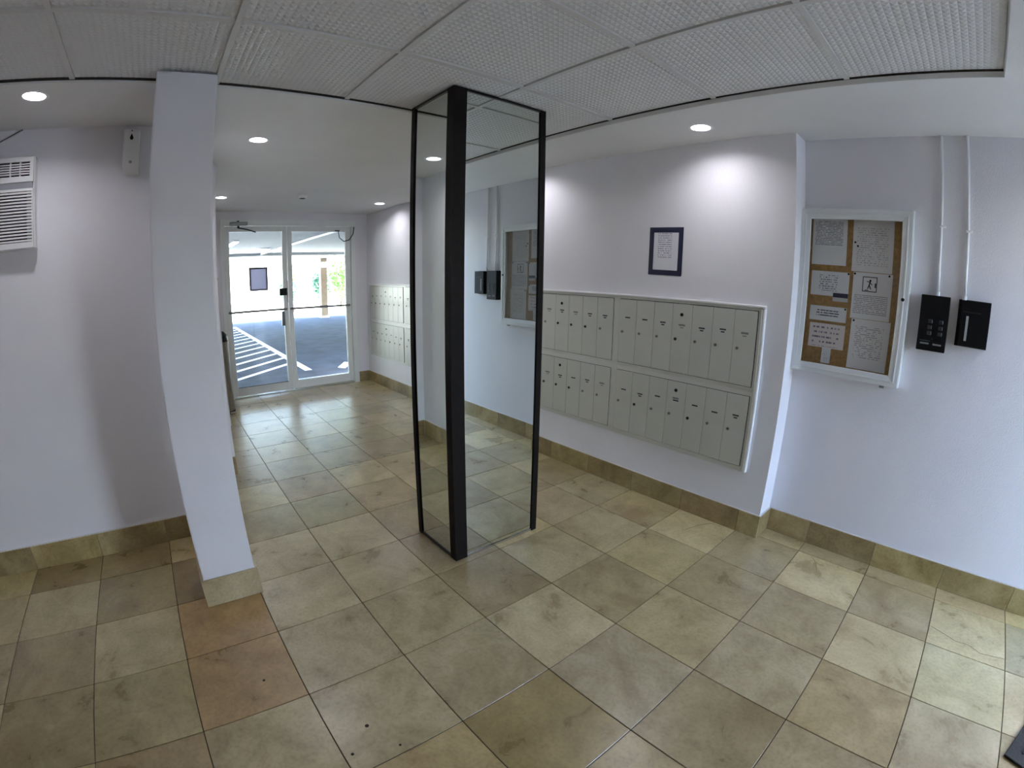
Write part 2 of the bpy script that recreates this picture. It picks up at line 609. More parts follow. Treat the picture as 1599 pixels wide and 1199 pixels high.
# ------------------------------------------------------------------ ceiling: drywall border round a field of prismatic panels
PX0, PX1, PY0, PY1 = -0.195, 2.212, -2.035, 1.63
m = MB()
m.box(X_BACK - TH, X_DOOR + TH, Y_NEAR - TH, Y_SIDE + TH, 2.345, 2.47)
m.box(PX1, X_DOOR, Y_MAIL, Y_SIDE, ZC + 0.012, 2.345)
m.box(X_BACK, PX0, Y_NEAR, Y_SIDE, ZC, 2.345)
m.box(PX0, PX1, Y_NEAR, PY0, ZC, 2.345)
m.box(PX0, PX1, PY1, Y_SIDE, ZC, 2.345)
ceiling = setp(m.build('ceiling', CEIL), kind='structure')
# prismatic panel: a grid of little pyramids
def prism_panel(lx, ly):
    mb = MB()
    n = 24
    e = 0.0015
    mb.box(-lx / 2, lx / 2, -ly / 2, ly / 2, 0.004, 0.012)
    sx, sy = lx / n, ly / n
    for i in range(n):
        for k in range(n):
            x0, y0 = -lx / 2 + i * sx, -ly / 2 + k * sy
            c = mb.bm.verts.new((x0 + sx / 2, y0 + sy / 2, -e))
            q = [mb.bm.verts.new((x0 + a * sx, y0 + b * sy, 0.0035)) for a, b in ((0, 0), (1, 0), (1, 1), (0, 1))]
            for a in range(4):
                mb.bm.faces.new((q[a], q[(a + 1) % 4], c))
    me = bpy.data.meshes.new('prismatic_panel')
    for f_ in mb.bm.faces:
        f_.normal_update()
    mb.bm.to_mesh(me)
    mb.bm.free()
    me.materials.append(PRISM)
    return me
gx = [PX0, 0.412, 1.021, 1.631, PX1]
gy = [PY0, -1.415, -0.806, -0.196, 0.414, 1.023, PY1]
pcache = {}
for a, b in zip(gx, gx[1:]):
    for c, d in zip(gy, gy[1:]):
        a2 = a + (0.002 if a == gx[0] else 0.011)
        b2 = b - (0.003 if b == gx[-1] else 0.011)
        c2 = c + (0.002 if c == gy[0] else 0.011)
        d2 = d - (0.002 if d == gy[-1] else 0.011)
        lx, ly = b2 - a2, d2 - c2
        k = (round(lx, 3), round(ly, 3))
        if k not in pcache:
            pcache[k] = prism_panel(lx, ly)
        o = inst('ceiling_panel', pcache[k], ((a2 + b2) / 2, (c2 + d2) / 2, ZP + random.uniform(0, 0.003)), ceiling)
for y in gy[1:-1]:
    bx('ceiling_bar', (PX0, PX1, y - 0.011, y + 0.011, ZP - 0.004, ZP + 0.02), TBAR, ceiling)
for x in gx[1:-1]:
    bx('ceiling_bar', (x - 0.011, x + 0.011, PY0, PY1, ZP - 0.0035, ZP + 0.02), TBAR, ceiling)
# dark shadow joint where the border meets the panels
bx('edge_gap', (PX1 - 0.003, PX1 - 0.0005, PY0, PY1, ZP - 0.006, ZP + 0.02), SHADOWGAP, ceiling)
bx('edge_gap', (PX0, PX1, PY0 + 0.0003, PY0 + 0.0015, ZP - 0.004, ZP + 0.02), SHADOWGAP, ceiling)

# ------------------------------------------------------------------ baseboards of stone pieces
def baseboard(name, axis, wallpos, out, a0, a1, joints, h=0.142):
    """axis 'x': runs along x at y=wallpos, sticking out by out (signed)"""
    th = 0.012
    root = thing(name, ((a0 + a1) / 2 if axis == 'x' else wallpos, wallpos if axis == 'x' else (a0 + a1) / 2, 0), kind='structure')
    js = [a0] + sorted(j for j in joints if a0 + 0.02 < j < a1 - 0.02) + [a1]
    for p, q in zip(js, js[1:]):
        p2, q2 = p + 0.001, q - 0.001
        L = q2 - p2
        key = (axis, round(L, 3), out > 0)
        if key not in tile_cache:
            d = th * (1 if out > 0 else -1)
            mb = MB()
            if axis == 'x':
                mb.box(-L / 2, L / 2, 0, d, 0, h, bev=0.0012)
            else:
                mb.box(0, d, -L / 2, L / 2, 0, h, bev=0.0012)
            tile_cache[key] = mesh_of(mb, 'base_tile', TRAVB)
        a = random.uniform(0.8, 1.08)
        loc = ((p + q) / 2, wallpos, 0) if axis == 'x' else (wallpos, (p + q) / 2, 0)
        inst('base_tile', tile_cache[key], loc, root, (a, a * random.uniform(0.95, 1.0), a * random.uniform(0.85, 1.0)))
    d = th * 0.75 * (1 if out > 0 else -1)
    b = (a0, a1, wallpos, wallpos + d, h, h + 0.0035) if axis == 'x' else (wallpos, wallpos + d, a0, a1, h, h + 0.0035)
    bx('caulk_line', b, CAULK, root)
    return root
rows = [XR(k) for k in range(-13, 13)]
cols = [YJ(k) for k in range(-9, 7)]
baseboard('baseboard_right', 'x', Y_MAIL, 1, X_JOG - 0.011, X_DOOR, rows)
baseboard('baseboard_return', 'y', X_JOG, -1, Y_NEAR + 0.012, Y_MAIL, [])
baseboard('baseboard_near', 'x', Y_NEAR, 1, X_BACK, X_JOG - 0.012, rows)
baseboard('baseboard_left', 'y', X_AC, -1, Y_HALL, Y_SIDE, cols)
baseboard('baseboard_front', 'y', X_DOOR, -1, Y_MAIL + 0.012, DY0 - 0.012, [])
baseboard('baseboard_hall', 'x', Y_HALL, -1, X_AC, 3.678, rows)
baseboard('baseboard_pilaster', 'y', 3.69, -1, -0.358, Y_HALL - 0.012, [])
baseboard('baseboard_side', 'x', Y_SIDE, -1, X_BACK, X_AC - 0.012, rows)

# ------------------------------------------------------------------ white square column
cx0, cx1, cy0, cy1 = 2.09, 2.36, -0.190, 0.060
pc = thing('square_column', ((cx0 + cx1) / 2, (cy0 + cy1) / 2, 0), 'white painted square column with stone skirting standing before the left wall', 'column')
MB().box(cx0, cx1, cy0, cy1, 0, ZC + 0.02, bev=0.006, seg=2).build('shaft', WALL, pc)
for (b, nm) in (((cx0 - 0.013, cx0 - 0.001, cy0 - 0.013, cy1 + 0.013, 0, 0.142), 0), ((cx0, cx1, cy1 + 0.001, cy1 + 0.013, 0, 0.142), 1),
                ((cx0, cx1, cy0 - 0.013, cy0 - 0.001, 0, 0.142), 2), ((cx1 + 0.001, cx1 + 0.013, cy0 - 0.013, cy1 + 0.013, 0, 0.142), 3)):
    o = bx('skirting_tile', b, TRAV, pc, bev=0.0012)
    o.color = (1.0, 0.98, 0.99, 1)

# ------------------------------------------------------------------ mirrored column with dark corner posts
mx0, mx1, my0, my1 = 1.797, 2.187, -1.712, -1.150
mc = thing('mirrored_column', ((mx0 + mx1) / 2, (my0 + my1) / 2, 0), 'tall square column clad in mirrors with dark wooden corner posts', 'column')
IN = 0.007
bx('core', (mx0 + 0.02, mx1 - 0.02, my0 + 0.02, my1 - 0.02, 0, ZP), BLACK, mc)
H0, H1 = 0.014, ZP - 0.012
mir = {}
bx('mirror_panel', (mx0 + IN, mx0 + IN + 0.006, my0 + 0.03, my1 - 0.06, H0, H1), MIRROR, mc)
bx('mirror_panel', (mx1 - IN - 0.006, mx1 - IN, my0 + 0.03, my1 - 0.03, H0, H1), MIRROR, mc)
bx('mirror_panel', (mx0 + 0.045, mx1 - 0.03, my1 - IN - 0.006, my1 - IN, H0, H1), MIRROR, mc)
bx('mirror_panel', (mx0 + 0.03, mx1 - 0.03, my0 + IN, my0 + IN + 0.006, H0, H1), MIRROR, mc)
def corner(x, sx, y, sy, wx, wy, material):
    t = 0.012
    poly = [(x, y), (x + sx * wx, y), (x + sx * wx, y + sy * t), (x + sx * t, y + sy * t), (x + sx * t, y + sy * wy), (x, y + sy * wy)]
    return MB().prism(poly, 'z', 0.0, ZP - 0.002).build('corner_post', material, mc)
corner(mx0, 1, my1, -1, 0.052, 0.072, WOODD)
corner(mx0, 1, my0, 1, 0.035, 0.036, WOODD)
corner(mx1, -1, my1, -1, 0.034, 0.034, WOODD)
corner(mx1, -1, my0, 1, 0.034, 0.034, WOODD)
bx('base_strip', (mx0 + 0.002, mx0 + 0.012, my0 + 0.036, my1 - 0.072, 0.0, 0.013), CHROME, mc)
bx('base_strip', (mx0 + 0.052, mx1 - 0.034, my1 - 0.012, my1 - 0.002, 0.0, 0.013), BLACKM, mc)
bx('top_strip', (mx0 + 0.001, mx0 + 0.012, my0 + 0.036, my1 - 0.072, ZP - 0.013, ZP - 0.002), BLACKM, mc)
bx('top_strip', (mx0 + 0.052, mx1 - 0.034, my1 - 0.012, my1 - 0.001, ZP - 0.013, ZP - 0.002), BLACKM, mc)

# ------------------------------------------------------------------ mailboxes
NU, PITCHM, U0, DW = 5, 1.022, 0.99, 0.138
trim = thing('trim_1', (3.5, Y_MAIL, 0.38), kind='structure')
xe0, xe1 = 0.945, 6.085
zt, zb = 1.346, 0.384
bx('moulding', (xe0, xe1, Y_MAIL, Y_MAIL + 0.024, zt - 0.014, zt), WHITEP, trim, bev=0.004)
bx('moulding', (xe0, xe0 + 0.012, Y_MAIL, Y_MAIL + 0.024, zb, zt - 0.014), WHITEP, trim, bev=0.003)
bx('moulding', (xe0 + 0.016, xe0 + 0.026, Y_MAIL, Y_MAIL + 0.018, zb, zt - 0.018), WHITEP, trim, bev=0.003)
bx('moulding', (xe1 - 0.012, xe1, Y_MAIL, Y_MAIL + 0.016, zb, zt - 0.014), MAILF, trim, bev=0.003)
yF = Y_MAIL + 0.012        # frame face
yD = Y_MAIL + 0.0175       # door face
dm = {}
def door_mesh(h):
    k = round(h, 3)
    if k not in dm:
        dm[k] = mesh_of(MB().box(-DW / 2 + 0.0008, DW / 2 - 0.0008, -0.007, 0, -h / 2, h / 2, bev=0.0012), 'mailbox_door', MAILM)
    return dm[k]
def small(name, material, lx, lz, d, bev=0.0):
    return mesh_of(MB().box(-lx / 2, lx / 2, 0, d, -lz / 2, lz / 2, bev=bev), name, material)
lab_a = small('name_label', INK, 0.040, 0.0085, 0.0008)
lab_b = small('name_label', INK, 0.023, 0.0075, 0.0008)
lab_f = small('name_label', INKF, 0.045, 0.012, 0.0006)
lab_f2 = small('name_label', INKF, 0.024, 0.006, 0.0006)
def cyl_y(name, material, rad, d, n=12, hole=True):
    mb = MB()
    mb.tube([(0, 0, 0), (0, d, 0)], rad, n)
    return mesh_of(mb, name, material)
lock_n = cyl_y('lock', BRASS, 0.0095, 0.005)
lock_d = cyl_y('lock', LOCKD, 0.0095, 0.005)
lock_k = cyl_y('keyhole', BLACK, 0.0032, 0.0056, 8)
plug = cyl_y('master_lock', BLACK, 0.0105, 0.004)
rnd = random.Random(3)
for c in range(NU):
    x0 = U0 + c * PITCHM
    x1 = x0 + 7 * DW
    for upper in (True, False):
        z0, z1 = (0.888, 1.312) if upper else (0.415, 0.831)
        un = thing('mailbox_unit', ((x0 + x1) / 2, Y_MAIL, z0 - 0.02),
                   '%s grey bank of seven mailbox doors %s' % ('upper' if upper else 'lower', [
                       'nearest to the notice case', 'second from the notice case',
                       'hidden behind the mirrored column', 'second from the glass door', 'nearest to the glass door'][c]),
                   'mailbox', 'grey mailbox banks set in the wall')
        fx0, fx1 = x0 - 0.028, x1 + 0.028
        if c == 0:
            fx0 = xe0 + 0.027
        if c == NU - 1:
            fx1 = xe1 - 0.013
        fz0, fz1 = (0.8595, zt - 0.0145) if upper else (zb, 0.8590)
        bx('back_panel', (fx0, fx1, Y_MAIL + 0.0005, Y_MAIL + 0.009, fz0, fz1), SHADOWGAP, un)
        g = 0.0035
        mb = MB()
        mb.box(fx0, fx1, Y_MAIL + 0.009, yF, z1 + g, fz1)
        mb.box(fx0, fx1, Y_MAIL + 0.009, yF, fz0, z0 - g)
        mb.box(fx0, x0 - g, Y_MAIL + 0.009, yF, z0 - g, z1 + g)
        mb.box(x1 + g, fx1, Y_MAIL + 0.009, yF, z0 - g, z1 + g)
        mb.build('frame', MAILF, un)
        for k in range(7):
            xc = x0 + (k + 0.5) * DW
            d = inst('mailbox_door', door_mesh(z1 - z0), (xc, yD, (z0 + z1) / 2), un)
            zl = (1.188 if upper else 0.705) + rnd.uniform(-0.008, 0.008)
            if k == 3:
                inst('master_lock', plug, (xc + 0.004, yD, 1.247 if upper else 0.777), d)
                if rnd.random() < 0.6:
                    inst('name_label', lab_f, (xc + 0.002, yD, zl + 0.014), d)
            style = rnd.random()
            if c == 0 and upper:
                style = [0.95, 0.1, 0.5, 0.9, 0.3, 0.7, 0.75][k]
            if style > 0.88:
                inst('name_label', lab_f, (xc, yD, zl), d)
                inst('name_label', lab_f2, (xc, yD, zl - 0.016), d)
            else:
                inst('name_label', lab_a, (xc, yD, zl), d)
                if style < 0.6:
                    inst('name_label', lab_b, (xc, yD, zl - 0.0145), d)
            zk = 1.095 if upper else 0.62
            lk = inst('lock', lock_n if rnd.random() < 0.65 else lock_d, (xc + 0.040, yD, zk), d)
            inst('keyhole', lock_k, (xc + 0.040, yD, zk), d)

# ------------------------------------------------------------------ taped notices
def taped(name, label, axis, pos, sgn, a0, a1, z0, z1, tw, tilt, pm, tapem):
    """paper with four strips of dark tape; axis = normal axis"""
    if axis == 'y':
        root = thing(name, ((a0 + a1) / 2, pos, z0), label, 'notice')
        B = lambda p, q, r_, s_, d0, d1: (p, q, pos + sgn * d0, pos + sgn * d1, r_, s_)
    else:
        root = thing(name, (pos, (a0 + a1) / 2, z0), label, 'notice')
        B = lambda p, q, r_, s_, d0, d1: (pos + sgn * d0, pos + sgn * d1, p, q, r_, s_)
    bx('paper', B(a0 + tw * 0.5, a1 - tw * 0.5, z0 + tw * 0.5, z1 - tw * 0.5, 0.0004, 0.0012), pm, root)
    bx('tape_strip', B(a0, a1, z1 - tw, z1, 0.0013, 0.0021), tapem, root)
    bx('tape_strip', B(a0 + 0.004, a1 - 0.003, z0, z0 + tw, 0.0013, 0.0021), tapem, root)
    bx('tape_strip', B(a0, a0 + tw, z0 + 0.003, z1 - 0.002, 0.0014, 0.0025), tapem, root)
    bx('tape_strip', B(a1 - tw, a1, z0 + 0.001, z1 - 0.004, 0.0014, 0.0025), tapem, root)
    return root
n1 = taped('wall_notice', 'white typed notice framed in navy tape on the wall above the mailboxes', 'y', Y_MAIL, 1, 1.506, 1.752, 1.480, 1.780, 0.033, 0,
           printed('notice_print', 20, (0.30, 0.22), (224, 222, 230), (158, 156, 172), 0.55, 0.93, 0.33), TAPE)
n1.rotation_euler = (0, math.radians(-1.0), 0)

# ------------------------------------------------------------------ notice case on the near wall
bc = thing('notice_case', (0.515, Y_NEAR, 1.008), 'shallow aluminium notice case with glass door and papers inside, on near wall', 'notice case')
bx0, bx1, bz0, bz1 = 0.213, 0.816, 1.008, 1.895
iw = 0.058
yb, yf = Y_NEAR + 0.012, Y_NEAR + 0.062
bx('back_board', (bx0 + 0.01, bx1 - 0.01, Y_NEAR + 0.001, yb - 0.001, bz0 + 0.01, bz1 - 0.01), CORK, bc)
def mitre(name, parent, material, x0, x1, z0, z1, wd, y0, y1):
    a = [(x0, z0), (x1, z0), (x1, z1), (x0, z1)]
    b = [(x0 + wd, z0 + wd), (x1 - wd, z0 + wd), (x1 - wd, z1 - wd), (x0 + wd, z1 - wd)]
    for i in range(4):
        k = (i + 1) % 4
        MB().prism([a[i], a[k], b[k], b[i]], 'y', y0, y1, bev=0.0015).build(name, material, parent)
mitre('frame_rail', bc, CASEM, bx0, bx1, bz0, bz1, 0.030, Y_NEAR + 0.001, yf - 0.012)
cdoor = MB().box(bx0 + iw - 0.004, bx1 - iw + 0.004, yf - 0.016, yf - 0.013, bz0 + iw - 0.004, bz1 - iw + 0.004).build('glass_door', GLASSB, bc)
mitre('door_rail', cdoor, CASEM, bx0 + 0.004, bx1 - 0.004, bz0 + 0.004, bz1 - 0.004, iw - 0.004, yf - 0.011, yf)
mitre('door_bead', cdoor, CASEM, bx0 + 0.026, bx1 - 0.026, bz0 + 0.026, bz1 - 0.026, 0.008, yf, yf + 0.004)
MB().tube([(0.245, yf, 1.452), (0.245, yf + 0.006, 1.452)], 0.009, 12).build('lock', LOCKD, cdoor)
MB().box(0.285, 0.312, yf - 0.04, yf - 0.02, bz0 - 0.014, bz0, bev=0.002).build('catch', ALUD, bc)
# papers (each pinned sheet is a thing of its own inside the case)
yp = yb + 0.0006
def sheet(name, label, x0, x1, z0, z1, pm, pins=(), tilt=0.0, dy=0.0):
    xc, zc = (x0 + x1) / 2, (z0 + z1) / 2
    t = thing(name, (xc, yp + dy, zc), label, 'paper', 'papers pinned in the notice case')
    bx('page', (x0, x1, yp + dy, yp + dy + 0.0008, z0, z1), pm, t)
    for (px, pz) in pins:
        MB().tube([(px, yp + dy + 0.0008, pz), (px, yp + dy + 0.006, pz)], 0.0055, 10).build('push_pin', BLACK, t)
    t.rotation_euler = (0, math.radians(tilt), 0)
    return t
sheet('typed_sheet', 'densely typed white sheet at the top left of the notice case', 0.565, 0.757, 1.597, 1.842, printed('p1', 30, (0.12, 0.08), density=0.56, top=0.95, bottom=0.42))
sheet('typed_card', 'white card with a short typed note under the top left sheet', 0.540, 0.752, 1.432, 1.563, printed('p2', 11, (0.30, 0.22), density=0.52, top=0.85, bottom=0.2), [(0.546, 1.556)])
cc = sheet('business_card', 'small half navy, half white card over the typed note corner', 0.540, 0.624, 1.406, 1.451, printed('p2c', 4, (0.1, 0.1), paper=(210, 210, 206), density=0.3, top=0.4), dy=0.0012)
bx('navy_band', (0.5405, 0.6235, yp + 0.0021, yp + 0.0026, 1.427, 1.4505), TAPE, cc)
sheet('bold_note', 'white strip with two bold typed lines in the notice case', 0.540, 0.746, 1.296, 1.375, printed('p3', 6, (0.2, 0.18), (240, 238, 240), (74, 72, 84), 0.56, 0.8, 0.3), [(0.548, 1.368)], tilt=0.0)
sheet('handwritten_note', 'pinkish white handwritten note low on the left of the case', 0.538, 0.739, 1.150, 1.281, printed('p4', 5, (0.16, 0.1), (240, 228, 226), (130, 116, 138), 0.5, 0.95, 0.05, words=18, thin=0.35))
sheet('paper_tab', 'narrow white paper tab hanging below the handwritten note', 0.604, 0.655, 1.068, 1.151, printed('p4b', 7, (0.2, 0.2), density=0.4), dy=0.0012)
sheet('faint_letter', 'faintly printed white letter at the top right of the case', 0.316, 0.533, 1.574, 1.842, printed('p5', 24, (0.12, 0.1), (236, 233, 235), (190, 186, 192), 0.5, 0.85, 0.1), [(0.505, 1.706), (0.52, 1.725)])
fg = sheet('pictogram_sheet', 'white sheet with a black framed stick figure pictogram', 0.310, 0.520, 1.330, 1.571, printed('p6', 26, (0.08, 0.06), (238, 236, 239), (168, 165, 176), 0.58, 0.52, 0.1), [(0.328, 1.562), (0.512, 1.562)])
fx, fz = 0.429, 1.512
yq = yp + 0.0009
mb = MB()
for b in ((fx - 0.039, fx + 0.039, fz + 0.035, fz + 0.039), (fx - 0.039, fx + 0.039, fz - 0.039, fz - 0.035), (fx - 0.039, fx - 0.035, fz - 0.035, fz + 0.035), (fx + 0.035, fx + 0.039, fz - 0.035, fz + 0.035)):
    mb.box(b[0], b[1], yq, yq + 0.0006, b[2], b[3])
mb.build('pictogram_border', BLACK, fg)
mb = MB()
mb.tube([(fx - 0.002, yq, fz + 0.019), (fx - 0.002, yq + 0.0006, fz + 0.019)], 0.006, 10)
def stroke(p, q, wd):
    p, q = Vector(p), Vector(q)
    d = (q - p).normalized()
    nn = Vector((-d.y, d.x)) * wd
    mb.prism([p + nn, q + nn, q - nn, p - nn], 'y', yq, yq + 0.0006)
stroke((fx - 0.002, fz + 0.014), (fx + 0.003, fz - 0.006), 0.0032)
stroke((fx + 0.003, fz - 0.004), (fx + 0.010, fz - 0.024), 0.0026)
stroke((fx + 0.003, fz - 0.004), (fx - 0.007, fz - 0.025), 0.0026)
stroke((fx + 0.016, fz + 0.016), (fx, fz + 0.009), 0.002)
stroke((fx, fz + 0.010), (fx - 0.013, fz - 0.002), 0.002)
mb.box(fx - 0.034, fx - 0.027, yq, yq + 0.0006, fz - 0.016, fz + 0.008)
mb.box(fx + 0.005, fx + 0.025, yq, yq + 0.0006, fz - 0.033, fz - 0.029)
mb.build('pictogram_figure', BLACK, fg)
sheet('printed_list', 'white printed list in columns at the bottom right of the case', 0.298, 0.509, 1.066, 1.328, printed('p7', 26, (0.15, 0.12), (238, 236, 238), (180, 177, 184), 0.5, 0.86, 0.22, words=14), [(0.496, 1.318)])

# ------------------------------------------------------------------ entry keypad, card slot box and their conduits
def black_box(name, label, cat, x0, x1, z0, z1, depth):
    t = thing(name, ((x0 + x1) / 2, Y_NEAR, z0), label, cat)
    MB().box(x0, x1, Y_NEAR, Y_NEAR + depth, z0, z1, bev=0.004, seg=2).build('housing', BLACK, t)
    return t
kp = black_box('entry_keypad', 'black entry keypad with six buttons beside the notice case', 'keypad', 0.006, 0.152, 1.222, 1.491, 0.062)
yk = Y_NEAR + 0.062
KEY = mat('keypad_button', (38, 40, 44), 0.4)
for col_x in (0.096, 0.042):
    for i, zz in enumerate((1.366, 1.337, 1.309)):
        MB().box(col_x - 0.011, col_x + 0.011, yk - 0.001, yk + 0.003, zz - 0.0095, zz + 0.0095, bev=0.002).build('button', KEY, kp)
PLATE = mat('worn_label_plate', (120, 122, 124), 0.5, var=0.2, scale=60)
bx('label_plate', (0.090, 0.134, yk, yk + 0.001, 1.253, 1.261), PLATE, kp)
bx('label_plate', (0.028, 0.070, yk, yk + 0.001, 1.252, 1.260), PLATE, kp)
bx('label_plate', (0.085, 0.137, yk, yk + 0.001, 1.268, 1.272), mat('dim_label_plate', (70, 72, 74), 0.5), kp)
sb = black_box('card_slot_box', 'black wall box with a pale vertical card slot, right of the keypad', 'card reader', -0.194, -0.050, 1.272, 1.487, 0.060)
bx('mounting_plate', (-0.198, -0.036, Y_NEAR, Y_NEAR + 0.012, 1.266, 1.490), BLACK, sb, bev=0.002)
bx('slot_bar', (-0.0905, -0.0785, Y_NEAR + 0.060, Y_NEAR + 0.0625, 1.297, 1.414), mat('pale_slot', (168, 170, 172), 0.4), sb)
bx('hood', (-0.150, -0.060, Y_NEAR + 0.060, Y_NEAR + 0.064, 1.430, 1.436), BLACKM, sb)
for (pts, zz, lab) in (([(0.077, 2.285), (0.079, 1.85), (0.078, 1.62), (0.074, 1.488)], 1.83, 'thin white conduit running from ceiling down to the keypad'),
                       ([(-0.054, 2.285), (-0.053, 1.97), (-0.057, 1.80), (-0.058, 1.64), (-0.062, 1.484)], 1.815, 'thin white conduit running from ceiling down to the card slot box')):
    t = thing('conduit', (pts[-1][0], Y_NEAR, pts[-1][1]), lab, 'conduit', 'white conduits on the near wall')
    MB().tube([(x, Y_NEAR + 0.011, z) for x, z in pts], 0.0075, 12).build('pipe', WHITEP, t, smooth=True)
    xx = pts[1][0]
    MB().box(xx - 0.024, xx + 0.009, Y_NEAR, Y_NEAR + 0.020, zz - 0.006, zz + 0.006, bev=0.002).build('clip', WHITEP, t)
    MB().tube([(pts[-1][0], Y_NEAR + 0.011, pts[-1][1]), (pts[-1][0], Y_NEAR + 0.011, pts[-1][1] + 0.022)], 0.011, 12).build('connector', WHITEP, t)

# ------------------------------------------------------------------ air conditioner on the left wall
ac = thing('air_conditioner', (X_AC, 0.99, 1.690), 'white through-wall air conditioner with black slotted grilles', 'air conditioner')
ay0, ay1, az0, az1 = 0.684, 1.300, 1.692, 2.134
xf = 2.765
MB().box(xf + 0.02, X_AC, ay0 - 0.004, ay1 + 0.004, az0 - 0.004, az1 + 0.012, bev=0.004).build('sleeve', WPLAST, ac)
bx('grille_backing', (xf + 0.016, xf + 0.0195, ay0 + 0.01, ay1 - 0.01, az0 + 0.01, az1 - 0.01), BLACK, ac)
# front panel frame
mb = MB()
mb.box(xf, xf + 0.018, ay0, ay1, 2.114, az1)
mb.box(xf, xf + 0.018, ay0, ay1, 2.014, 2.042)
mb.box(xf, xf + 0.018, ay0, ay0 + 0.019, 2.042, 2.114)
mb.box(xf, xf + 0.018, ay1 - 0.019, ay1, 2.042, 2.114)
mb.box(xf, xf + 0.018, ay0, ay1, 1.968, 1.981)
mb.box(xf, xf + 0.018, ay0, ay1, az0, 1.720)
mb.box(xf, xf + 0.018, ay0, ay0 + 0.006, 1.720, 1.968)
mb.box(xf, xf + 0.018, ay1 - 0.006, ay1, 1.720, 1.968)
mb.build('front_panel', WPLAST, ac)
bx('display_band', (xf + 0.004, xf + 0.018, ay0 + 0.004, ay1 - 0.004, 1.981, 2.014), GPLAST, ac)
for i in range(5):
    z = 2.042 + (i + 1) * 0.072 / 6
    bx('vent_slat', (xf + 0.002, xf + 0.014, ay0 + 0.019, ay1 - 0.019, z - 0.0028, z + 0.0028), WPLAST, ac)
for y in (0.754, 0.806, 0.90, 0.99, 1.08, 1.175):
    bx('vent_rib', (xf + 0.001, xf + 0.015, y - 0.003, y + 0.003, 2.042, 2.114), WPLAST, ac)
for i in range(16):
    z = 1.720 + (i + 0.5) * 0.248 / 16
    bx('louver', (xf + 0.002, xf + 0.012, ay0 + 0.006, ay1 - 0.006, z - 0.0042, z + 0.0042), WPLAST, ac)
bx('louver_end_cover', (xf + 0.010, xf + 0.0155, ay0 + 0.006, ay0 + 0.033, 1.720, 1.968), GPLAST, ac)
# cable looping up from the air conditioner to the ceiling
cb = MB().tube([(X_AC - 0.006, 1.10, 2.155), (X_AC - 0.006, 0.98, 2.195), (X_AC - 0.006, 0.892, 2.240), (X_AC - 0.006, 0.80, 2.283), (X_AC - 0.006, 0.770, 2.296)], 0.004, 8).build('cable', mat('grey_cable', (120, 118, 122), 0.5), None, org=(X_AC, 0.9, 2.15))
setp(cb, 'thin grey cable rising on the wall above the air conditioner', 'cable')

# ------------------------------------------------------------------ white dispenser
dp = thing('wall_dispenser', (X_AC, 0.182, 2.06), 'white plastic air freshener dispenser high on the left wall', 'dispenser')
side = [(X_AC, 2.262), (X_AC - 0.075, 2.262), (X_AC - 0.092, 2.245), (X_AC - 0.094, 2.075), (X_AC - 0.085, 2.062), (X_AC - 0.045, 2.045), (X_AC, 2.035)]
MB().prism(side, 'y', 0.140, 0.223, bev=0.007).build('shell', WPLAST, dp)
xs = X_AC - 0.0945
drop = [(0.1815, 2.232)] + [(0.1815 + 0.0085 * math.cos(a), 2.209 + 0.010 * math.sin(a)) for a in [math.radians(d) for d in (150, 180, 210, 240, 270, 300, 330, 360, 390)]]
drop = [(0.1815, 2.233)] + [(0.1815 + 0.009 * math.cos(math.radians(d)), 2.210 + 0.010 * math.sin(math.radians(d))) for d in range(150, 400, 20)]
MB().prism(drop, 'x', xs - 0.0015, xs + 0.002).build('spray_window', BLACK, dp)
MB().tube([(xs - 0.001, 0.181, 2.248), (xs + 0.004, 0.181, 2.248)], 0.003, 10).build('indicator', BLACK, dp)
MB().tube([(xs - 0.001, 0.183, 2.085), (xs + 0.002, 0.183, 2.085)], 0.008, 14).build('button', GPLAST, dp)

# ------------------------------------------------------------------ recessed ceiling lights
LENS = emit('lamp_lens', (0.95, 0.93, 1.0), LAMP)
def downlight(x, y, label, zc=ZC):
    t = thing('ceiling_downlight', (x, y, zc), label, 'light', 'round recessed ceiling lights')
    HOLES.append((x, y))
    n = 28
    def ring_mesh(prof):
        mb = MB()
        rings = [[mb.bm.verts.new((x + rr * math.cos(2 * math.pi * k / n), y + rr * math.sin(2 * math.pi * k / n), zc + h)) for k in range(n)] for rr, h in prof]
        for a, b in zip(rings, rings[1:]):
            for k in range(n):
                mb.bm.faces.new((a[k], a[(k + 1) % n], b[(k + 1) % n], b[k]))
        return mb
    ring_mesh([(0.068, -0.0003), (0.067, -0.003), (0.062, -0.0045), (0.052, -0.003), (0.0505, 0.0)]).build('trim_ring', WHITEP, t)
    ring_mesh([(0.0505, 0.0), (0.0500, 0.014), (0.0490, 0.0285)]).build('reflector', WHITEP, t)
    mb = MB()
    mb.bm.faces.new([mb.bm.verts.new((x + 0.049 * math.cos(2 * math.pi * k / n), y + 0.049 * math.sin(2 * math.pi * k / n), zc + 0.028)) for k in range(n)])
    o = mb.build('lens', LENS, t)
    for p in o.data.polygons:
        if p.normal.z > 0:
            p.flip()
    return t
HOLES = []
ZC2 = ZC + 0.012
downlight(2.358, 0.603, 'lit round ceiling light above the air conditioner at far left', ZC2)
downlight(3.02, -0.54, 'lit round ceiling light in the hall beside the white column', ZC2)
downlight(5.17, -0.556, 'lit round ceiling light near the glass door above its left leaf', ZC2)
downlight(5.21, -2.343, 'lit round ceiling light over the far mailboxes by the glass door', ZC2)
downlight(1.25, -2.33, 'lit round ceiling light above the nearest mailboxes and taped notice', ZC)
downlight(2.76, -2.34, 'lit round ceiling light hidden behind the mirrored column', ZC2)
downlight(-0.80, -2.33, 'lit round ceiling light over the near wall past the card slot box', ZC)
downlight(0.92, 1.80, 'lit round ceiling light mirrored in the notice case glass', ZC)
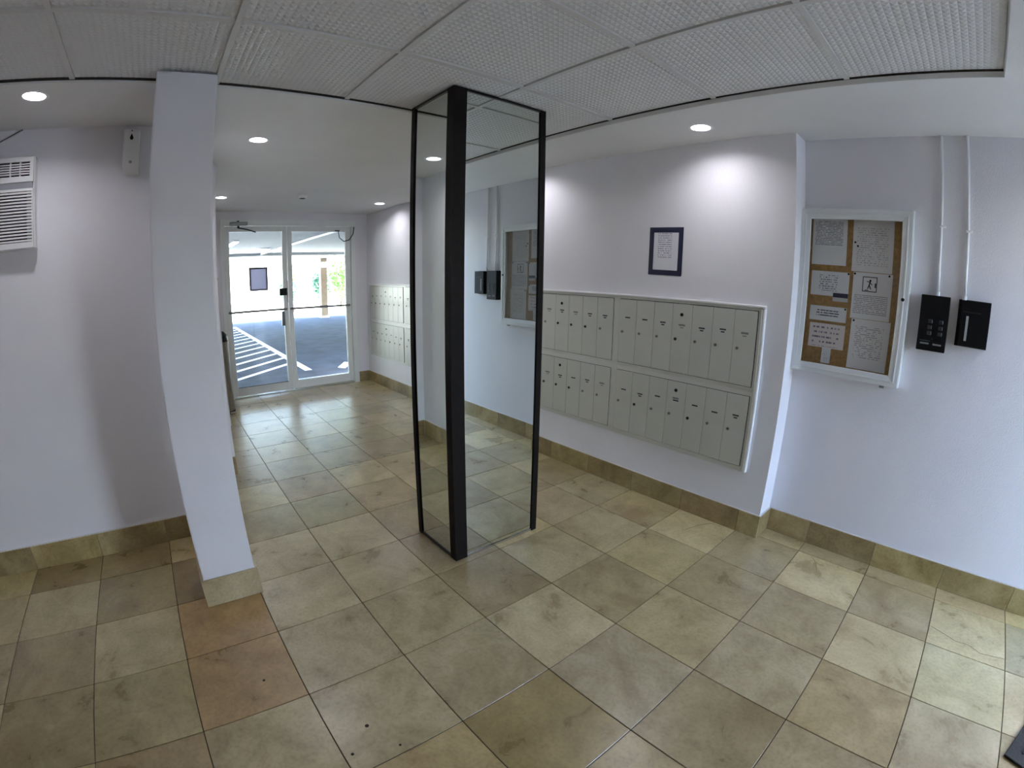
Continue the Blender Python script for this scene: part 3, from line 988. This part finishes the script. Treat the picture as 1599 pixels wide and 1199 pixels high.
downlight(-0.80, 1.80, 'lit round ceiling light at the back left corner of lobby', ZC)
# cut the round openings for the lamps into the drywall
mb = MB()
for (x, y) in HOLES:
    mb.tube([(x, y, 2.20), (x, y, 2.3448)], 0.0515, 28)
cut = mb.build('cutter', CEIL)
bm_ = ceiling.modifiers.new('holes', 'BOOLEAN')
bm_.operation = 'DIFFERENCE'
bm_.solver = 'EXACT'
bm_.use_self = True
bm_.object = cut
dg = bpy.context.evaluated_depsgraph_get()
me_ = bpy.data.meshes.new_from_object(ceiling.evaluated_get(dg))
ceiling.modifiers.clear()
ceiling.data = me_
bpy.data.objects.remove(cut)
# smoke detector
sd = thing('smoke_detector', (4.95, -1.353, ZC2), 'small white smoke detector on the hall ceiling', 'smoke detector')
MB().lathe(4.95, -1.353, [(0.052, ZC2), (0.052, ZC2 - 0.012), (0.040, ZC2 - 0.028), (0.015, ZC2 - 0.032)], 20).build('housing', WPLAST, sd)
MB().lathe(4.95, -1.353, [(0.030, ZC2 - 0.030), (0.030, ZC2 - 0.033), (0.012, ZC2 - 0.036)], 16).build('vent_ring', BLACK, sd)

# ------------------------------------------------------------------ glass double door to the car park
door = thing('door_1', (X_DOOR, (DY0 + DY1) / 2, 0), 'white aluminium framed glass double door to the parking area', None, kind='structure')
xd = X_DOOR + 0.03
mb = MB()
mb.box(xd - 0.045, xd + 0.07, DY1 - 0.048, DY1 - 0.001, 0, DZ - 0.001)
mb.box(xd - 0.045, xd + 0.07, DY0 + 0.001, DY0 + 0.060, 0, DZ - 0.001)
mb.box(xd - 0.045, xd + 0.07, DY0 + 0.060, DY1 - 0.048, 2.122, DZ - 0.001)
mb.build('door_frame', ALU, door)
bx('threshold', (xd - 0.03, xd + 0.10, DY0 + 0.06, DY1 - 0.048, -0.003, 0.008), ALUD, door)
def leaf(y0, y1, sw0, sw1, nm):
    """y0 < y1; builds one leaf with stiles, rails and pane"""
    x0, x1 = xd - 0.012, xd + 0.032
    zb_, zt_ = 0.012, 2.119
    lf = MB().box(x0, x1, y0, y0 + sw0, zb_, zt_, bev=0.003).box(x0, x1, y1 - sw1, y1, zb_, zt_, bev=0.003) \
        .box(x0, x1, y0 + sw0, y1 - sw1, zb_, 0.125, bev=0.003).box(x0, x1, y0 + sw0, y1 - sw1, 2.052, zt_, bev=0.003).build('door_leaf', ALU, door)
    bx('glass_pane', (x0 + 0.018, x0 + 0.024, y0 + sw0 + 0.0, y1 - sw1 - 0.0, 0.125, 2.052), GLASS, lf)
    bx('glazing_bead', (x0 + 0.004, x0 + 0.016, y0 + sw0, y1 - sw1, 0.125, 0.133), BLACK if nm else ALU, lf)
    bx('bottom_sweep', (x0 - 0.006, x0 + 0.004, y0 + 0.01, y1 - 0.01, 0.010, 0.026), CHROME, lf)
    MB().tube([(x0 - 0.001, y0 + 0.03, 1.072), (x0 - 0.04, y0 + 0.035, 1.072), (x0 - 0.04, y1 - 0.035, 1.072), (x0 - 0.001, y1 - 0.03, 1.072)], 0.015, 10).build('push_bar', ALUD, lf)
    return lf
L1 = leaf(-1.492, DY1 - 0.052, 0.060, 0.058, True)
L2 = leaf(DY0 + 0.064, -1.499, 0.070, 0.060, False)
MB().box(xd - 0.045, xd - 0.012, -1.474, -1.376, 1.246, 1.336, bev=0.003).build('lock_box', BLACK, L1)
bx('meeting_strip', (xd - 0.018, xd - 0.0125, -1.4915, -1.4845, 1.150, 1.430), BLACKM, L1)
MB().box(xd - 0.05, xd - 0.013, -1.430, -1.392, 0.862, 1.045, bev=0.003).build('pull_handle', mat('dark_grey_metal', (74, 78, 82), 0.4, metal=0.4), L1)
cl = MB().box(xd - 0.105, xd - 0.046, -0.988, -0.764, 2.118, 2.165, bev=0.018, seg=3).build('door_closer', ALUD, door)
MB().tube([(xd - 0.075, -0.870, 2.117), (xd - 0.075, -0.870, 2.088)], 0.014, 10).tube([(xd - 0.075, -0.870, 2.092), (xd - 0.13, -0.96, 2.070), (xd - 0.08, -1.082, 2.040)], 0.008, 8).build('closer_arm', BLACKM, cl)
MB().tube([(xd - 0.075, -0.868, 2.164), (xd - 0.075, -0.868, 2.178)], 0.014, 10).build('adjuster', BLACKM, cl)
MB().box(xd - 0.05, xd - 0.013, -2.20, -2.14, 2.054, 2.072, bev=0.003).tube([(xd - 0.03, -2.185, 2.055), (xd - 0.03, -2.200, 1.975), (xd - 0.032, -2.262, 1.925), (xd - 0.045, -2.335, 1.945), (xd - 0.055, -2.39, 2.03), (xd - 0.055, -2.40, 2.12)], 0.006, 8).build('door_loop_cable', BLACKM, door)
# notice taped to the glass of the left leaf
taped('door_notice', 'grey printed notice with dark taped border on the left door glass', 'x', xd - 0.012 + 0.0176, -1, -1.238, -1.002, 1.318, 1.612, 0.024, 0,
      printed('door_notice_print', 18, (0.15, 0.15), (196, 196, 214), (160, 160, 186), 0.5, 0.92, 0.1, sheer=0.85), mat('charcoal_tape', (96, 94, 112), 0.5))

# ------------------------------------------------------------------ trash can and cabinet by the hall wall
tcx, tcy = 5.62, -0.502
tcn = thing('trash_can', (tcx, tcy, 0), 'slim metal trash can with black domed lid beside the glass door', 'trash can')
MB().lathe(tcx, tcy, [(0.118, 0.0), (0.122, 0.02), (0.122, 0.80), (0.119, 0.805)], 28).build('body', STEEL, tcn, smooth=False)
MB().lathe(tcx, tcy, [(0.124, 0.806), (0.124, 0.83), (0.112, 0.872), (0.080, 0.908), (0.03, 0.925)], 28).build('lid', BLACK, tcn)
MB().box(tcx - 0.16, tcx - 0.11, tcy - 0.115, tcy - 0.045, 0.008, 0.03, bev=0.004).build('pedal', CHROME, tcn)
MB().lathe(tcx, tcy, [(0.125, 0.0), (0.125, 0.028), (0.1225, 0.032)], 28).build('base_ring', BLACK, tcn)
cab = thing('white_cabinet', (5.12, -0.375, 0), 'tall white cabinet standing against the hall wall behind the column', 'cabinet')
MB().box(4.95, 5.36, -0.478, Y_HALL - 0.002, 0.0, 1.47, bev=0.003).build('body', WHITEP, cab)
MB().box(4.945, 5.365, -0.492, Y_HALL - 0.002, 1.47, 1.496, bev=0.003).build('top', mat('cream_top', (214, 208, 190), 0.5), cab)
d_ = MB().box(4.955, 5.355, -0.491, -0.479, 0.02, 1.45, bev=0.003).build('door', WHITEP, cab)
MB().tube([(5.30, -0.4915, 0.75), (5.30, -0.505, 0.75)], 0.010, 12).build('knob', CHROME, d_)

# ------------------------------------------------------------------ black mat at the near right corner
mt = thing('floor_mat', (-0.70, -1.68, 0), 'black rubber floor mat whose corner shows at the bottom right', 'mat')
e1, e2 = Vector((-0.364, -0.931, 0)), Vector((-0.931, 0.364, 0))
p0 = Vector((-0.698, -1.690, 0))
poly = [p0, p0 + e1 * 0.70, p0 + e1 * 0.70 + e2 * 0.80, p0 + e2 * 0.80]
MB().prism([(p.x, p.y) for p in poly], 'z', 0.001, 0.012, bev=0.003).build('mat_pad', RUBBER, mt)
for i in range(6):
    a = p0 + e1 * 0.06 + e2 * (0.06 + i * 0.13)
    b = a + e1 * 0.58
    MB().tube([a + Vector((0, 0, 0.013)), b + Vector((0, 0, 0.013))], 0.004, 6).build('rib', RUBBER, mt)

# ------------------------------------------------------------------ glazed entrance behind the camera (source of the daylight)
d2 = thing('door_2', (X_BACK, (BY0 + BY1) / 2, 0), 'glazed entrance behind the camera', None, kind='structure')
xb = X_BACK - 0.08
mb = MB()
for y in (BY0, BY1 - 0.05):
    mb.box(xb - 0.03, xb + 0.03, y + 0.001, y + 0.049, 0, BZ - 0.001)
for z in (0.0, BZ - 0.06):
    mb.box(xb - 0.03, xb + 0.03, BY0 + 0.05, BY1 - 0.05, z, z + 0.058)
mb.build('door_frame', ALU, d2)
for a, b in ((BY0 + 0.05, BY1 - 0.05),):
    bx('glass_pane', (xb - 0.003, xb + 0.003, a, b, 0.058, BZ - 0.06), GLASST, d2)

# ------------------------------------------------------------------ outside: covered car park and bright yard
GZ = -0.05
gr = setp(bx('ground', (X_DOOR + TH, 19.2, -22, 16, GZ - 0.1, GZ), ASPH), kind='structure')
setp(bx('yard_ground', (19.2, 60, -40, 40, GZ - 0.12, GZ - 0.01), CONC), kind='structure')
setp(bx('entrance_ground', (-30, X_BACK - TH, -25, 25, GZ - 0.12, GZ - 0.01), mat('dark_paving', (70, 72, 74), 0.9, var=0.15, scale=3)), kind='structure')
mb = MB()
mb.box(7.75, 17.0, -2.19, -2.07, GZ, GZ + 0.004)
mb.build('painted_line', PAINT, gr)
for i in range(13):
    xs0 = 7.62 + i * 0.66
    L = 1.15
    a = Vector((xs0, -0.86, 0)); b = Vector((xs0 + 1.05, -2.10, 0))
    d = (b - a).normalized(); nrm = Vector((-d.y, d.x, 0)) * 0.05
    MB().prism([((p).x, (p).y) for p in (a + nrm, b + nrm, b - nrm, a - nrm)], 'z', GZ, GZ + 0.004).build('painted_stripe', PAINT, gr)
bx('painted_line', (7.6, 17.0, -0.92, -0.80, GZ, GZ + 0.004), PAINT, gr)
MB().prism([(7.52, -2.70), (7.95, -2.98), (8.10, -2.90), (7.66, -2.62)], 'z', GZ, GZ + 0.004).build('painted_stripe', PAINT, gr)
ck = setp(bx('carport_roof', (X_DOOR + TH + 0.001, 17.6, -22, 16, 2.40, 2.62), CARP), kind='structure')
for x in (17.30,):
    bx('edge_beam', (x, 17.62, -22, 16, 2.30, 2.40), CARP, ck)
pipe = MB().tube([(8.2, -3.22, 2.37), (17.3, -3.22, 2.37)], 0.028, 10).build('ceiling_pipe', WHITEP, None, org=(12.7, -3.22, 2.37))
setp(pipe, 'long white pipe running under the parking ceiling', 'pipe')
tl = thing('tube_light', (12.32, -1.6, 2.40), 'lit white tube light on the parking ceiling', 'light')
MB().box(11.66, 12.98, -1.665, -1.535, 2.365, 2.399, bev=0.004).build('housing', WHITEP, tl)
MB().box(11.68, 12.96, -1.66, -1.54, 2.345, 2.364, bev=0.008).build('diffuser', emit('tube_glow', (0.95, 0.98, 1.0), 6.0), tl)
for (x, y, lb) in ((14.57, -2.82, 'left round lit lamp on the far parking ceiling'), (14.7, -3.45, 'right round lit lamp on the far parking ceiling')):
    t = thing('parking_lamp', (x, y, 2.40), lb, 'light', 'round parking lamps')
    MB().lathe(x, y, [(0.19, 2.399), (0.19, 2.37), (0.17, 2.36)], 20).build('rim', WHITEP, t)
    MB().lathe(x, y, [(0.165, 2.359), (0.12, 2.33), (0.04, 2.318)], 20).build('globe', emit('tube_glow', (0.95, 0.98, 1.0), 6.0), t)
for k, (y, lb) in enumerate(((-5.70, 'square beige post under the parking roof edge, seen through the right door leaf'), (0.6, 'square beige post under the parking roof edge left of the door view'))):
    t = thing('parking_post', (17.98, y, GZ), lb, 'post')
    MB().box(17.85, 18.11, y - 0.13, y + 0.13, GZ - 0.01, 2.62, bev=0.01).build('shaft', POSTM, t)
    MB().box(17.80, 18.16, y - 0.18, y + 0.18, 2.20, 2.32, bev=0.01).build('capital', POSTM, t)
    MB().box(17.81, 18.15, y - 0.17, y + 0.17, GZ - 0.01, 0.03, bev=0.01).build('base', CONC, t)
kb = setp(bx('kerb', (19.2, 19.45, -22, 16, GZ - 0.02, GZ + 0.13), CONC, bev=0.02), 'pale concrete kerb along the edge of the parking area', 'kerb')
kb2 = setp(bx('yellow_kerb', (19.47, 19.60, -9.0, -6.1, GZ - 0.02, GZ + 0.15), YELL, bev=0.02), 'short yellow painted kerb behind the parking post', 'kerb')
fw = thing('garden_wall', (27, -4, GZ), 'sunlit white garden wall beyond the parking area', 'wall')
bx('wall_panel', (27, 27.25, -30, 22, GZ - 0.02, 1.1), STUCCO, fw)
bx('wall_cap', (26.95, 27.30, -30, 22, 1.1, 1.2), CONC, fw)

def bush(x, y, h, rx, nleaf, lm, label, seed, trunk=0.5, leaf=0.11):
    rg = random.Random(seed)
    t = thing('garden_bush', (x, y, GZ), label, 'bush', 'bushes beyond the parking area')
    mb = MB()
    for k in range(4):
        a = rg.uniform(0, 6.28)
        mb.tube([(x + 0.05 * math.cos(a), y + 0.05 * math.sin(a), GZ - 0.02), (x + 0.16 * math.cos(a), y + 0.16 * math.sin(a), GZ + h * 0.3), (x + rx * 0.6 * math.cos(a), y + rx * 0.6 * math.sin(a), GZ + h * 0.8)], [0.03, 0.024, 0.01], 6)
    mb.build('stems', BARK, t)
    mb = MB()
    for k in range(nleaf):
        while True:
            v = Vector((rg.uniform(-1, 1), rg.uniform(-1, 1), rg.uniform(-1, 1)))
            if 0.2 < v.length < 1:
                break
        c = Vector((x + v.x * rx, y + v.y * rx, GZ + h * (trunk + (1 - trunk) * (v.z * 0.5 + 0.5))))
        a1 = Vector((rg.uniform(-1, 1), rg.uniform(-1, 1), rg.uniform(-0.6, 0.6))).normalized()
        a2 = a1.cross(Vector((rg.uniform(-1, 1), rg.uniform(-1, 1), 1))).normalized()
        s = leaf * rg.uniform(0.6, 1.3)
        mb.quad(c - a1 * s, c + a2 * s * 0.4, c + a1 * s, c - a2 * s * 0.4)
    o = mb.build('foliage', lm, t)
    o['kind'] = 'stuff'
    return t
bush(21.4, -7.55, 2.3, 0.7, 900, LEAF1, 'dense bright green bush right of the parking post', 1, 0.25)
bush(20.3, -6.35, 1.9, 0.4, 600, LEAF2, 'blue green bush close to the right side of the parking post', 2, 0.3)
bush(22.0, -5.5, 2.3, 0.55, 260, LEAF1, 'sparse pale bush just left of the parking post', 3, 0.4)
bush(20.6, -4.95, 1.55, 0.42, 420, LEAF2, 'low green shrub near the meeting edge of the door leaves', 4, 0.35)
bush(23.0, -8.6, 3.0, 1.0, 900, LEAF1, 'tall green bush at the right edge of the door view', 5, 0.2)
